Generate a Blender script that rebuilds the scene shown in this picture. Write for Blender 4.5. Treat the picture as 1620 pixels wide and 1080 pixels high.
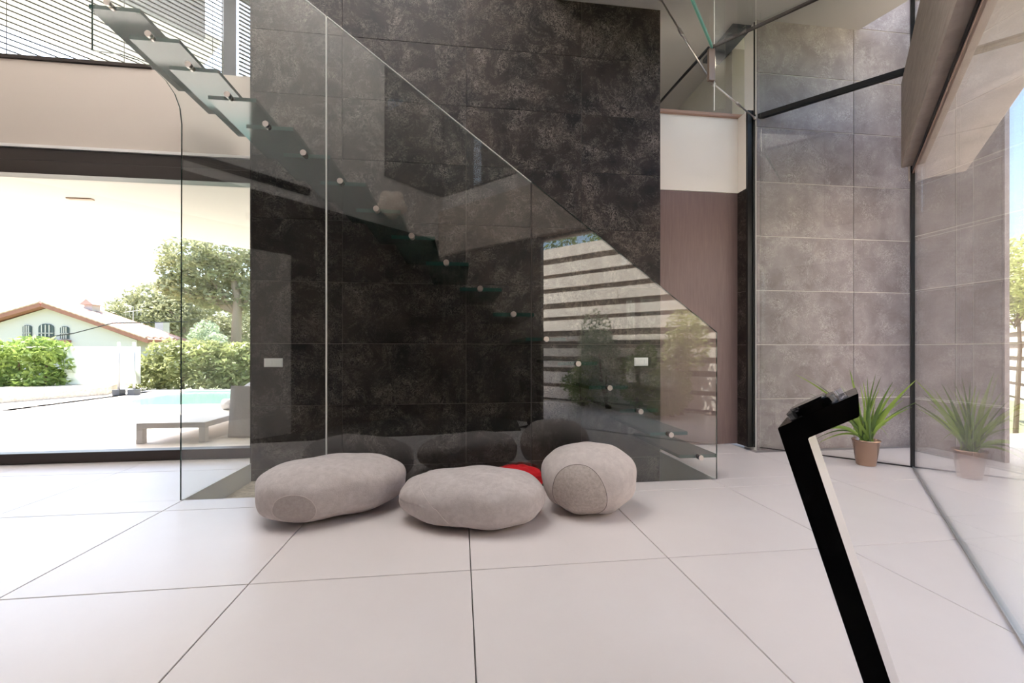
import bpy, bmesh, math, random
from mathutils import Vector, Matrix
for o in list(bpy.data.objects): bpy.data.objects.remove(o)
S = bpy.context.scene
COL = S.collection
R = math.radians
# ------------------------------------------------------------ camera, sky, sun, exposure
H = 1.05; F = 665.0; YAW = R(7.0); CY = 556.0
cam = bpy.data.cameras.new('camera'); co = bpy.data.objects.new('camera', cam); COL.objects.link(co)
cam.sensor_width = 36; cam.lens = F/1620*36; cam.shift_y = (CY-540)/1620*1.0
cam.clip_start = .05; cam.clip_end = 500
co.location = (0, 0, H); co.rotation_euler = (R(90), 0, -YAW); S.camera = co
SUN = Vector((-.38, .22, 1)).normalized()
w = bpy.data.worlds.new('sky'); S.world = w; w.use_nodes = True
nt = w.node_tree; bg = nt.nodes['Background']
sky = nt.nodes.new('ShaderNodeTexSky'); sky.sky_type = 'NISHITA'; sky.sun_disc = False
sky.sun_elevation = R(60); sky.sun_rotation = R(-65); sky.air_density = 1.0; sky.dust_density = 3.0; sky.ozone_density = 1.0
nt.links.new(sky.outputs[0], bg.inputs[0]); bg.inputs[1].default_value = 0.68
sun = bpy.data.lights.new('sun', 'SUN'); sun.energy = 21; sun.angle = R(.6); sun.color = (1, .95, .89)
so = bpy.data.objects.new('sun', sun); COL.objects.link(so)
so.rotation_euler = SUN.to_track_quat('Z', 'Y').to_euler()
spd = bpy.data.lights.new('lintel_fill_spot', 'SPOT'); spd.energy = 55; spd.spot_size = R(30); spd.spot_blend = .6; spd.shadow_soft_size = .3; spd.color = (1, .88, .74)  # added spot without a fixture, brightens the lintel
spo = bpy.data.objects.new('lintel_fill_spot', spd); COL.objects.link(spo); spo.location = (1.75, 2.05, 4.55)
spo.rotation_euler = (spo.location-Vector((2.65, 4.44, 3.25))).to_track_quat('Z', 'Y').to_euler()
spd2 = bpy.data.lights.new('tread_fill_spot', 'SPOT'); spd2.energy = 420; spd2.spot_size = R(26); spd2.spot_blend = .7; spd2.shadow_soft_size = .3; spd2.color = (1, .97, .9)  # added spot, nothing built for it, whitens the upper treads
spo2 = bpy.data.objects.new('tread_fill_spot', spd2); COL.objects.link(spo2); spo2.location = (-2.6, 2.2, 6.05)
spo2.rotation_euler = (spo2.location-Vector((-2.05, 3.75, 3.1))).to_track_quat('Z', 'Y').to_euler()
S.view_settings.view_transform = 'Standard'; S.view_settings.look = 'None'
S.view_settings.exposure = 0.17; S.view_settings.gamma = 1; S.view_settings.use_curve_mapping = False
S.cycles.max_bounces = 14; S.cycles.diffuse_bounces = 7; S.cycles.glossy_bounces = 6
S.cycles.transparent_max_bounces = 48; S.cycles.transmission_bounces = 8
S.cycles.sample_clamp_indirect = 6; S.cycles.caustics_reflective = False; S.cycles.caustics_refractive = False
S.cycles.use_denoising = True

# ------------------------------------------------------------ helpers
CS, SN = math.cos(YAW), math.sin(YAW)
def ray(px, py):
    a = (px-810)/F; b = (CY-py)/F
    return Vector((a*CS+SN, -a*SN+CS, b))
def on(px, py, n, c):            # the point seen at a pixel on the plane n.p = c
    r = ray(px, py); n = Vector(n); o = Vector((0, 0, H))
    return o + r*((c-n.dot(o))/n.dot(r))
def onz(px, py, z=0): return on(px, py, (0, 0, 1), z)
def tag(o, label=None, cat=None, group=None, kind=None):
    if label: o['label'] = label
    if cat: o['category'] = cat
    if group: o['group'] = group
    if kind: o['kind'] = kind
    return o
def empty(name, loc=(0, 0, 0), rz=0):
    o = bpy.data.objects.new(name, None); COL.objects.link(o)
    o.location = loc; o.rotation_euler = (0, 0, rz); o.empty_display_size = .1; return o
def link(name, bm, mats, parent=None, smooth=False, world=True):
    me = bpy.data.meshes.new(name); bm.to_mesh(me); bm.free()
    for m in (mats if isinstance(mats, (list, tuple)) else [mats]): me.materials.append(m)
    if smooth:
        for p in me.polygons: p.use_smooth = True
    o = bpy.data.objects.new(name, me); COL.objects.link(o)
    if parent:
        o.parent = parent
        if world: o.matrix_parent_inverse = mw(parent).inverted()
    return o
def mw(o):
    m = Matrix.LocRotScale(o.location, o.rotation_euler, o.scale)
    return (mw(o.parent) @ o.matrix_parent_inverse @ m) if o.parent else m
def box(bm, a, b, mi=0, M=None):
    x0, y0, z0 = a; x1, y1, z1 = b
    v = [bm.verts.new(p) for p in ((x0,y0,z0),(x1,y0,z0),(x1,y1,z0),(x0,y1,z0),(x0,y0,z1),(x1,y0,z1),(x1,y1,z1),(x0,y1,z1))]
    if M is not None:
        for q in v: q.co = M @ q.co
    fs = [bm.faces.new([v[i] for i in f]) for f in ((0,3,2,1),(4,5,6,7),(0,1,5,4),(1,2,6,5),(2,3,7,6),(3,0,4,7))]
    for f in fs: f.material_index = mi
    return fs
def bevel(bm, w, seg=1):
    bmesh.ops.bevel(bm, geom=bm.edges[:], offset=w, segments=seg, affect='EDGES', profile=.5, clamp_overlap=True)
def boxo(name, a, b, m, parent=None, bev=0, M=None):
    bm = bmesh.new(); box(bm, a, b, 0, M)
    if bev: bevel(bm, bev)
    return link(name, bm, m, parent)
def prism(bm, pts, z0, z1, mi=0):       # pts ccw in XY
    lo = [bm.verts.new((p[0], p[1], z0)) for p in pts]; hi = [bm.verts.new((p[0], p[1], z1)) for p in pts]
    n = len(pts); bm.faces.new(lo[::-1]).material_index = mi; bm.faces.new(hi).material_index = mi
    for i in range(n): bm.faces.new((lo[i], lo[(i+1) % n], hi[(i+1) % n], hi[i])).material_index = mi
def slab(name, pts, z0, z1, m, parent=None, bev=0):
    bm = bmesh.new(); prism(bm, pts, z0, z1); bmesh.ops.recalc_face_normals(bm, faces=bm.faces[:])
    if bev: bevel(bm, bev)
    return link(name, bm, m, parent)
def tube(bm, pts, r, seg=8, cap=True, mi=0):
    pts = [Vector(p) for p in pts]; n = len(pts); rings = []
    rr = r if isinstance(r, (list, tuple)) else [r]*n
    up = Vector((0, 0, 1))
    for i, p in enumerate(pts):
        t = (pts[min(i+1, n-1)]-pts[max(i-1, 0)]).normalized()
        if abs(t.dot(up)) > .95: up = Vector((1, 0, 0))
        a = t.cross(up).normalized(); b = a.cross(t).normalized(); up = b
        rings.append([bm.verts.new(p+(a*math.cos(2*math.pi*k/seg)+b*math.sin(2*math.pi*k/seg))*rr[i]) for k in range(seg)])
    for i in range(n-1):
        for k in range(seg):
            bm.faces.new((rings[i][k], rings[i][(k+1) % seg], rings[i+1][(k+1) % seg], rings[i+1][k])).material_index = mi
    if cap: bm.faces.new(rings[0][::-1]); bm.faces.new(rings[-1])
def lathe(bm, prof, seg=32, c=(0, 0)):
    rings = [[bm.verts.new((c[0]+r*math.cos(2*math.pi*k/seg), c[1]+r*math.sin(2*math.pi*k/seg), z)) for k in range(seg)] for r, z in prof]
    for i in range(len(rings)-1):
        for k in range(seg): bm.faces.new((rings[i][k], rings[i][(k+1) % seg], rings[i+1][(k+1) % seg], rings[i+1][k]))
    return rings
def d45(u, v): return ((u+v)/2, (u-v)/2)       # u = X+Y, v = X-Y

# ------------------------------------------------------------ materials
def mat(name, col=(.8, .8, .8), rough=.5, metal=0, spec=.5, bump=None, var=None, coat=0, **kw):
    m = bpy.data.materials.new(name); m.use_nodes = True; t = m.node_tree; b = t.nodes['Principled BSDF']
    b.inputs['Base Color'].default_value = (*col, 1); b.inputs['Roughness'].default_value = rough
    b.inputs['Metallic'].default_value = metal; b.inputs['Specular IOR Level'].default_value = spec
    b.inputs['Coat Weight'].default_value = coat
    tc = t.nodes.new('ShaderNodeTexCoord')
    def noise(scale, detail=6, rough=.6, dist=0, stretch=None):
        n = t.nodes.new('ShaderNodeTexNoise'); n.inputs['Scale'].default_value = scale
        n.inputs['Detail'].default_value = detail; n.inputs['Roughness'].default_value = rough; n.inputs['Distortion'].default_value = dist
        src = tc.outputs['Object']
        if stretch:
            mp = t.nodes.new('ShaderNodeMapping'); mp.inputs['Scale'].default_value = stretch
            t.links.new(src, mp.inputs[0]); src = mp.outputs[0]
        t.links.new(src, n.inputs['Vector']); return n
    if var:                                 # (scale, colour b, lo, hi, stretch)
        n = noise(var[0], 8, .65, .3, var[4] if len(var) > 4 else None)
        r = t.nodes.new('ShaderNodeValToRGB'); r.color_ramp.elements[0].position = var[2]; r.color_ramp.elements[1].position = var[3]
        r.color_ramp.elements[0].color = (*col, 1); r.color_ramp.elements[1].color = (*var[1], 1)
        t.links.new(n.outputs[0], r.inputs[0]); t.links.new(r.outputs[0], b.inputs['Base Color'])
    if bump:                                # (scale, strength, distance)
        n = noise(bump[0], 5, .6); bp = t.nodes.new('ShaderNodeBump'); bp.inputs['Strength'].default_value = bump[1]; bp.inputs['Distance'].default_value = bump[2]
        t.links.new(n.outputs[0], bp.inputs['Height']); t.links.new(bp.outputs[0], b.inputs['Normal'])
    return m
def dark_stone(name, base, mid, vein, rough=.38, spec=.28, vs=20):
    m = mat(name, base, rough); t = m.node_tree; b = t.nodes['Principled BSDF']
    tc = [n for n in t.nodes if n.type == 'TEX_COORD'][0]
    oi = t.nodes.new('ShaderNodeObjectInfo'); ad = t.nodes.new('ShaderNodeVectorMath'); ad.operation = 'MULTIPLY_ADD'
    cx = t.nodes.new('ShaderNodeCombineXYZ'); t.links.new(oi.outputs['Random'], cx.inputs[0]); t.links.new(oi.outputs['Random'], cx.inputs[2])
    t.links.new(cx.outputs[0], ad.inputs[0]); ad.inputs[1].default_value = (17, 0, 31); t.links.new(tc.outputs['Object'], ad.inputs[2])
    def nz(scale, det, ro, dist):
        n = t.nodes.new('ShaderNodeTexNoise'); n.inputs['Scale'].default_value = scale; n.inputs['Detail'].default_value = det
        n.inputs['Roughness'].default_value = ro; n.inputs['Distortion'].default_value = dist; t.links.new(ad.outputs[0], n.inputs['Vector']); return n
    cloud = nz(3.0, 6, .6, .4); r1 = t.nodes.new('ShaderNodeValToRGB')
    r1.color_ramp.elements[0].position = .36; r1.color_ramp.elements[1].position = .68
    r1.color_ramp.elements[0].color = (*base, 1); r1.color_ramp.elements[1].color = (*mid, 1)
    t.links.new(cloud.outputs[0], r1.inputs[0])
    # thin scratchy veins: ridge of a distorted noise, broken up by another noise
    b.inputs['Specular IOR Level'].default_value = spec
    v = nz(vs, 9, .78, 1.6); s = t.nodes.new('ShaderNodeMath'); s.operation = 'SUBTRACT'; s.inputs[1].default_value = .5; t.links.new(v.outputs[0], s.inputs[0])
    a = t.nodes.new('ShaderNodeMath'); a.operation = 'ABSOLUTE'; t.links.new(s.outputs[0], a.inputs[0])
    mr = t.nodes.new('ShaderNodeMapRange'); mr.inputs[1].default_value = 0; mr.inputs[2].default_value = .028; mr.inputs[3].default_value = 1; mr.inputs[4].default_value = 0
    t.links.new(a.outputs[0], mr.inputs[0])
    k = nz(3.6, 7, .8, .6); kr = t.nodes.new('ShaderNodeMapRange'); kr.inputs[1].default_value = .45; kr.inputs[2].default_value = .68; t.links.new(k.outputs[0], kr.inputs[0])
    mu = t.nodes.new('ShaderNodeMath'); mu.operation = 'MULTIPLY'; t.links.new(mr.outputs[0], mu.inputs[0]); t.links.new(kr.outputs[0], mu.inputs[1])
    mx = t.nodes.new('ShaderNodeMixRGB'); t.links.new(mu.outputs[0], mx.inputs[0]); t.links.new(r1.outputs[0], mx.inputs[1]); mx.inputs[2].default_value = (*vein, 1)
    t.links.new(mx.outputs[0], b.inputs['Base Color'])
    bp = t.nodes.new('ShaderNodeBump'); bp.inputs['Strength'].default_value = .25; bp.inputs['Distance'].default_value = .003
    t.links.new(v.outputs[0], bp.inputs['Height']); t.links.new(bp.outputs[0], b.inputs['Normal'])
    return m
def glass(name, tint=(.95, .98, .965), ior=1.5, haze=0, hazecol=(.9, .95, .93), dif=0):
    m = bpy.data.materials.new(name); m.use_nodes = True; t = m.node_tree; t.nodes.clear()
    out = t.nodes.new('ShaderNodeOutputMaterial'); mx = t.nodes.new('ShaderNodeMixShader')
    tr = t.nodes.new('ShaderNodeBsdfTransparent'); tr.inputs[0].default_value = (*tint, 1)
    gl = t.nodes.new('ShaderNodeBsdfGlossy'); gl.inputs['Roughness'].default_value = 0; gl.inputs[0].default_value = (1, 1, 1, 1)
    ge = t.nodes.new('ShaderNodeNewGeometry'); mr = t.nodes.new('ShaderNodeMapRange')
    mr.inputs[3].default_value = ior; mr.inputs[4].default_value = 1/ior
    t.links.new(ge.outputs['Backfacing'], mr.inputs[0]); fr = t.nodes.new('ShaderNodeFresnel'); t.links.new(mr.outputs[0], fr.inputs[0])
    t.links.new(fr.outputs[0], mx.inputs[0]); t.links.new(gl.outputs[0], mx.inputs[2])
    src = tr.outputs[0]
    if haze:
        m2 = t.nodes.new('ShaderNodeMixShader'); m2.inputs[0].default_value = haze; tl = t.nodes.new('ShaderNodeBsdfTranslucent'); tl.inputs[0].default_value = (*hazecol, 1)
        t.links.new(tr.outputs[0], m2.inputs[1]); hz_ = tl.outputs[0]
        if dif:
            m3 = t.nodes.new('ShaderNodeMixShader'); m3.inputs[0].default_value = dif; df = t.nodes.new('ShaderNodeBsdfDiffuse'); df.inputs[0].default_value = (*hazecol, 1)
            t.links.new(hz_, m3.inputs[1]); t.links.new(df.outputs[0], m3.inputs[2]); hz_ = m3.outputs[0]
        t.links.new(hz_, m2.inputs[2]); src = m2.outputs[0]
    t.links.new(src, mx.inputs[1]); t.links.new(mx.outputs[0], out.inputs[0]); return m
def leaf_mat(name, a, b, trans=.35):
    m = bpy.data.materials.new(name); m.use_nodes = True; t = m.node_tree; p = t.nodes['Principled BSDF']; p.inputs['Roughness'].default_value = .5
    n = t.nodes.new('ShaderNodeTexNoise'); n.inputs['Scale'].default_value = 2.2; n.inputs['Detail'].default_value = 4
    tc = t.nodes.new('ShaderNodeTexCoord'); t.links.new(tc.outputs['Object'], n.inputs['Vector'])
    r = t.nodes.new('ShaderNodeValToRGB'); r.color_ramp.elements[0].position = .35; r.color_ramp.elements[1].position = .65
    r.color_ramp.elements[0].color = (*a, 1); r.color_ramp.elements[1].color = (*b, 1)
    t.links.new(n.outputs[0], r.inputs[0]); t.links.new(r.outputs[0], p.inputs['Base Color'])
    tl = t.nodes.new('ShaderNodeBsdfTranslucent'); t.links.new(r.outputs[0], tl.inputs[0])
    mx = t.nodes.new('ShaderNodeMixShader'); mx.inputs[0].default_value = trans
    t.links.new(p.outputs[0], mx.inputs[1]); t.links.new(tl.outputs[0], mx.inputs[2]); t.links.new(mx.outputs[0], t.nodes['Material Output'].inputs[0]); return m

M_tile = mat('floor_porcelain', (.735, .675, .66), .3, bump=(300, .05, .001), var=(1.5, (.77, .715, .70), .3, .7))
M_joint = mat('floor_joint', (.32, .29, .28), .8)
M_dark = dark_stone('dark_stone_tile', (.010, .0075, .0068), (.038, .027, .022), (.42, .36, .32), .5)
M_darkj = mat('wall_joint', (.30, .25, .22), .8)
M_out = dark_stone('outdoor_stone_tile', (.27, .225, .22), (.42, .365, .355), (.90, .84, .80), .5, .4, 17)
M_outj = mat('outdoor_joint', (.85, .80, .75), .8)
M_wood = mat('mauve_brown_veneer', (.17, .11, .10), .45, var=(9, (.215, .145, .13), .3, .7, (6, 6, .35)))
M_plaster = mat('warm_white_plaster', (.90, .84, .77), .7, bump=(90, .04, .001))
M_white = mat('white_plaster', (.82, .79, .76), .7)
M_band = mat('beige_render', (.60, .52, .455), .7, bump=(120, .05, .001))
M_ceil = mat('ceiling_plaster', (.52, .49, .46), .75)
M_frame = mat('dark_bronze_frame', (.045, .034, .03), .35, .3)
M_copper = mat('dull_copper', (.42, .28, .22), .4, .3)
M_black = mat('black_steel', (.012, .011, .011), .4, .2)
M_glass = glass('stair_glass', (.965, .98, .972), 1.7)
M_pane = glass('window_glass', (.955, .968, .96), 1.5)
M_tread = glass('tread_glass', (.985, .996, .99), 1.28, .09, (.85, .95, .9))
M_tread_refl = glass('whitened_tread_glass', (.96, .985, .972), 1.5, .97, (.98, .99, .96), .35)  # white haze paints the patio's reflection under the upper treads
M_gedge = mat('dark_green_glass_edge', (.012, .045, .036), .12)
M_gedge2 = mat('green_glass_edge', (.20, .56, .42), .15)
M_bedge = mat('polished_bright_glass_edge', (.93, .93, .88), .3)
M_steel = mat('brushed_steel', (.62, .56, .52), .28, 1)
M_concrete = mat('board_marked_concrete', (.70, .61, .53), .8, var=(4, (.82, .73, .64), .35, .7, (1, 1, 3)), bump=(14, .35, .01))
M_conc2 = mat('fair_faced_concrete', (.40, .375, .35), .6, var=(3, (.46, .43, .40), .3, .7))
M_conc3 = mat('brown_board_concrete', (.33, .27, .225), .7, var=(5, (.46, .39, .33), .3, .7, (1, 1, 6)), bump=(30, .3, .004))
M_clere = mat('dark_room_shade', (.05, .055, .05), .7)
M_pit = mat('pit_grey_render', (.93, .94, .91), .6)
M_stone = mat('pale_stone', (.68, .60, .50), .8, bump=(40, .3, .004), var=(20, (.40, .35, .29), .4, .7))
M_felt = mat('grey_wool_felt', (.47, .42, .405), .95, spec=.15, bump=(140, .5, .003), var=(26, (.56, .505, .49), .35, .65))
M_felt2 = mat('cream_grey_wool_felt', (.52, .46, .44), .95, spec=.15, bump=(140, .5, .003), var=(26, (.60, .54, .51), .35, .65))
M_patch = mat('beige_wool_felt', (.40, .345, .315), .95, spec=.1, bump=(170, .6, .003), var=(60, (.52, .46, .42), .35, .65))
M_patch1 = mat('warm_grey_wool_felt', (.39, .34, .325), .95, spec=.1, bump=(170, .6, .003), var=(60, (.45, .40, .38), .35, .65))
M_stitch = mat('pale_stitching', (.60, .54, .51), .9)
M_stitchd = mat('dark_stitching', (.13, .11, .10), .9)
M_red = mat('red_felt', (.62, .006, .012), .85, bump=(120, .3, .002))
M_pot = mat('copper_brown_pot', (.45, .30, .22), .24, .95)
M_soil = mat('dark_soil', (.06, .045, .035), .95, bump=(60, .8, .01))
M_leaf = leaf_mat('strap_leaf', (.20, .34, .06), (.42, .55, .12), .4)
M_leafd = leaf_mat('dark_strap_leaf', (.08, .12, .04), (.16, .26, .06), .25)
M_stem = mat('brown_stem', (.16, .10, .06), .8)
M_plastic = mat('white_plastic', (.85, .84, .82), .35)
M_slatw = mat('sun_stripe_board', (.88, .77, .69), .75, var=(7, (.95, .87, .79), .35, .7, (1, 1, 5)), bump=(50, .2, .003))
M_backw = mat('stripe_shade_backing', (.17, .135, .11), .85, var=(5, (.22, .18, .15), .3, .7))
M_patio = mat('patio_paving', (.66, .60, .545), .6)
M_water = mat('pool_water', (.19, .32, .285), .08, bump=(9, .15, .02))
M_ground = mat('dry_lawn', (.22, .24, .12), .95)
M_render = mat('white_house_render', (.60, .57, .56), .8)
M_terra = mat('terracotta_tile', (.38, .17, .12), .8, var=(3, (.30, .13, .10), .3, .7))
M_terra2 = mat('weathered_roof_tile', (.55, .40, .33), .85)
M_cover = mat('grey_furniture_cover', (.46, .43, .42), .8, bump=(12, .4, .02))
M_blind = mat('blind_slat', (.06, .055, .05), .7, spec=.2)
M_dgrey = mat('slate_grey_panel', (.07, .075, .085), .5)
M_frost = glass('frosted_screen', (.85, .88, .87), 1.45, .85, (.85, .87, .86))
M_lamp = mat('frosted_lamp_glass', (.75, .62, .52), .4)

# ------------------------------------------------------------ floor
X0, X1, Y0, Y1 = -1.965, 2.10, 3.235, 4.22       # stair pit / stair well
fl = bmesh.new()
Z0, Z1 = -.60, -.03
for a, b in (((-9, -6), (X0, 4.43)), ((X1, -6), (12, 4.70)), ((X0, -6), (X1, Y0)), ((X0, Y1+.2), (X1, 4.43))):
    box(fl, (*a, Z0), (*b, Z1))
box(fl, (X0, Y0, Z0), (X1, Y1+.2, -.45))
floor = tag(link('floor', fl, M_joint), kind='structure')
G = .0027
def tile_mesh(x0, y0, x1, y1):
    bm = bmesh.new(); box(bm, (0, 0, -.03), (x1-x0, y1-y0, 0)); bmesh.ops.bevel(bm, geom=[e for e in bm.edges if all(v.co.z > -.01 for v in e.verts)], offset=.0015, segments=1, affect='EDGES')
    me = bpy.data.meshes.new('tile'); bm.to_mesh(me); bm.free(); me.materials.append(M_tile); return me
_tc = {}
def put_tile(x0, y0, x1, y1):
    k = (round(x1-x0, 3), round(y1-y0, 3))
    if k[0] < .03 or k[1] < .03: return
    if k not in _tc: _tc[k] = tile_mesh(x0, y0, x1, y1)
    o = bpy.data.objects.new('tile', _tc[k]); o.location = (x0, y0, 0); o.parent = floor; COL.objects.link(o)
for i in range(-8, 8):
    for j in range(-5, 3):
        x0, x1 = .05+i+G, 1.05+i-G; y0, y1 = 1.03+j+G, 2.03+j-G
        y1 = min(y1, 4.43)
        if x0+x1-(y0+y1) > 8.2: continue          # garden bed beyond
        if x0+x1+y0+y1 < -4.8: continue
        if y1 <= Y0: put_tile(x0, y0, x1, y1); continue
        if x1 <= X0 or x0 >= X1: put_tile(x0, y0, x1, y1); continue
        put_tile(x0, y0, x1, min(y1, Y0))
        if x0 < X0: put_tile(x0, max(y0, Y0), X0, y1)
        if x1 > X1: put_tile(X1, max(y0, Y0), x1, y1)
for i in range(-8, 8):                            # last row up to the facade
    x0, x1 = .05+i+G, 1.05+i-G
    if x1 < X0+.0: put_tile(x0, 4.03+G, x1, 4.43)
    elif x0 < X0: put_tile(x0, 4.03+G, X0, 4.43)
    if x0 > X1 and x1 < 4: put_tile(x0, 4.03+G, x1, 4.445)
    elif x0 < X1 < x1: put_tile(X1, 4.03+G, x1, 4.445)
pit = bmesh.new()
box(pit, (X0, Y0+.02, -.45), (X0+.012, Y1, -.001)); box(pit, (X1-.012, Y0+.02, -.45), (X1, Y1, -.001))
tag(link('trim_1', pit, M_pit), kind='structure')
boxo('stone_ledge', (X0+.014, Y0+.03, -.45), (-.9, Y1-.004, -.165), M_stone, bev=.008)
tag(bpy.data.objects['stone_ledge'], 'pale stone ledge inside the sunken stair pit at its left end', 'ledge')

# ------------------------------------------------------------ dark tiled walls
TH = .593
def tiled_wall(name, org, ux, uy, length, z0, z1, m, mj, thick=.2, off=0.0, jt=.003, ztop=None, side=1):
    """core box plus separate tiles on the face; org at face, (ux,uy) along it; side picks the face normal"""
    ang = math.atan2(uy, ux); Mx = Matrix.Translation((org[0], org[1], 0)) @ Matrix.Rotation(ang, 4, 'Z')
    bm = bmesh.new(); lo, hi = (.0085, thick) if side > 0 else (-thick, -.0085)
    box(bm, (0, lo, z0), (length, hi, z1), 0, Mx)
    wo = tag(link(name, bm, mj), kind='structure')
    z = -.06+TH*math.floor((z0+.06)/TH); k = 0
    while z < z1-.01:
        a, b = max(z, z0)+jt/2, min(z+TH, z1)-jt/2
        x = off-2*TH*math.ceil(off/(2*TH))
        while x < length-.01:
            p, q = max(x, 0)+jt/2, min(x+2*TH, length)-jt/2
            if q-p > .02 and b-a > .02:
                f = (0, .011) if side > 0 else (-.011, 0)
                jit = random.uniform(-.0008, .0008)
                t = bmesh.new(); box(t, (p, f[0]+jit, a), (q, f[1]+jit, b), 0, Mx); bevel(t, .0009)
                link('tile', t, m, wo)
            x += 2*TH
        z += TH
    return wo
random.seed(3)
LX = -1.95
wd = tiled_wall('wall_stair', (LX, Y1), 1, 0, 2.10-LX, -.45, 4.66, M_dark, M_darkj, .21, off=-1.13-LX)
upb = tiled_wall('wall_stair_upper', (LX, Y1), 1, 0, .95-LX, 4.665, 6.2, M_dark, M_darkj, .21, off=-1.13-LX)
upb.name = 'wall_upper'
# end cap of the wall on the left edge: a thin plaster face
boxo('trim_2', (LX-.012, Y1+.001, -.45), (LX-.001, 4.43, 6.2), M_dark, wd)
# door recess: veneer door, jamb, lintel
YD = 4.44; ZD = 2.855
door = tag(boxo('door_1', (X1+.002, YD+.004, 0.004), (3.139, YD+.05, ZD-.004), M_wood, bev=.002), kind='structure')
wl = tag(boxo('wall_lintel', (X1+.001, YD-.0, ZD), (3.20, YD+.25, 3.70), M_plaster), kind='structure'); wl.name = 'wall_front'
rw = tag(boxo('trim_3', (3.135, 4.30, ZD), (3.20, YD-.002, 3.70), M_plaster), kind='structure')
jm = tiled_wall('wall_jamb', (3.135, YD+.2), 0, -1, .341, 0, ZD-.002, M_dark, M_darkj, .065, off=0, side=1)
jb = tag(boxo('trim_4', (3.135, 4.27, 0), (3.20, 4.298, ZD+.85), M_black), kind='structure')
tag(boxo('trim_5', (X1, YD-.04, 3.70), (3.21, YD+.2, 3.73), mat('copper_trim', (.42, .26, .20), .4, .3)), kind='structure')
# outdoor court walls
wo1 = tiled_wall('wall_court_back', (3.205, Y1+.0), 1, 0, 5.16-3.205, -.03, 6.3, M_out, M_outj, .2, off=1.18, jt=.010)
wo2 = tiled_wall('wall_court_side', (5.10, 4.22), 0, -1, .83, -.03, 6.3, M_out, M_outj, .05, off=.6, jt=.010, side=1)
tag(boxo('trim_8', (5.098, 3.37, -.03), (5.152, 3.388, 6.3), M_out), kind='structure')

# ------------------------------------------------------------ left facade
FY = 4.43
bd = tag(boxo('wall_left_band', (-5.85, FY+.0, 2.97), (LX-.013, FY+.16, 3.76), M_band), kind='structure'); bd.name = 'wall_left'
tag(boxo('trim_6', (-5.85, FY-.02, 2.945), (LX-.013, FY+.1, 2.972), M_white), kind='structure')
tag(boxo('trim_7', (-5.85, FY-.015, 3.762), (-2.94, FY+.1, 3.80), M_frame, bev=.004), kind='structure')
wn = tag(empty('window_1', (-3.9, FY+.05, 0)), kind='structure')
boxo('head_frame', (-5.8, FY-.0, 2.83), (LX-.013, FY+.14, 2.944), M_frame, wn, .004)
boxo('head_track', (-5.8, FY-.03, 2.70), (LX-.013, FY+.10, 2.822), M_frame, wn, .004)
boxo('sill_frame', (-5.8, FY-.0, .002), (LX-.013, FY+.12, .10), M_frame, wn, .004)
boxo('jamb_frame', (-5.8, FY, .1), (-5.72, FY+.12, 2.7), M_frame, wn, .004)
boxo('mullion', (-4.78, FY, .1), (-4.70, FY+.12, 2.7), M_frame, wn, .004)
boxo('pane', (-4.70, FY+.05, .10), (LX-.013, FY+.056, 2.70), M_pane, wn)
# (leftmost leaf is slid open; only the right leaf has glass)

# ------------------------------------------------------------ upper floor on the left, blinds
VB = -8.6
slab('wall_upper_floor', [(-3.85, 4.6), (LX-.02, 4.6), (LX-.02, 6.40)], 3.45, 3.7, M_white).name = 'floor_upper'
tag(bpy.data.objects['floor_upper'], kind='structure')
M45 = Matrix.Translation((-4.63, 4.57, 0)) @ Matrix.Rotation(R(45), 4, 'Z')
BL = 4.4
wn2 = tag(empty('window_2', (-3, 5.6, 3.7)), kind='structure')
for nm, a, b in (('sill_frame', (0, 0, 3.2), (BL, .08, 3.28)), ('head_frame', (0, 0, 6.1), (BL, .08, 6.2)),
                 ('mullion', (2.10, 0, 3.28), (2.25, .08, 6.1)), ('pane', (0, .06, 3.28), (2.10, .066, 6.1)), ('pane', (2.25, .06, 3.28), (BL, .066, 6.1))):
    boxo(nm, a, b, M_pane if nm == 'pane' else M_frame if nm != 'mullion' else M_dgrey, wn2, 0, M45)
def blind(x0, x1, lab, pitch, wdt, y=-.03):
    e = empty('venetian_blind', M45 @ Vector(((x0+x1)/2, y, 3.3))); tag(e, lab, 'blind', 'venetian blinds')
    del e['group']
    z = 3.34; me = None
    while z < 6.1:
        if me is None:
            bm = bmesh.new(); Rt = Matrix.Rotation(R(45), 4, 'Z') @ Matrix.Rotation(R(0), 4, 'X')
            box(bm, (-(x1-x0)/2, -wdt/2, -.0025), ((x1-x0)/2, wdt/2, .0025), 0, Rt)
            me = bpy.data.meshes.new('slat'); bm.to_mesh(me); bm.free(); me.materials.append(M_blind)
        o = bpy.data.objects.new('slat', me); o.parent = e; o.location = (0, 0, z-3.3); COL.objects.link(o); z += pitch
    for k in range(max(2, int((x1-x0)/.8)+1)):
        x = x0+.12+(x1-x0-.24)*k/max(1, int((x1-x0)/.8)); bm = bmesh.new()
        p = M45 @ Vector((x, y-.02, 0)); tube(bm, [(p.x, p.y, 3.32), (p.x, p.y, 6.12)], .003, 5); link('ladder_cord', bm, M_blind, e)
    boxo('head_rail', (x0, y-.03, 6.1), (x1, y+.03, 6.15), M_frame, e, 0, M45)
blind(0.12, 2.08, 'wide venetian blind with open slats left of the grey upstairs mullion', .057, .019)
blind(2.27, 4.35, 'venetian blind right of the grey upstairs mullion beside the dark wall', .056, .040)
tag(slab('ceiling_awning', [d45(-2.5, -9.32), d45(2.9, -9.32), d45(2.9, -11.9), d45(-2.5, -11.9)][::-1], 5.2, 5.25, M_white), kind='structure')
tag(slab('trim_10', [d45(-2.5, -9.32), d45(2.65, -9.32), d45(2.65, -9.42), d45(-2.5, -9.42)][::-1], 5.17, 6.25, M_dgrey), kind='structure')
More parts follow.
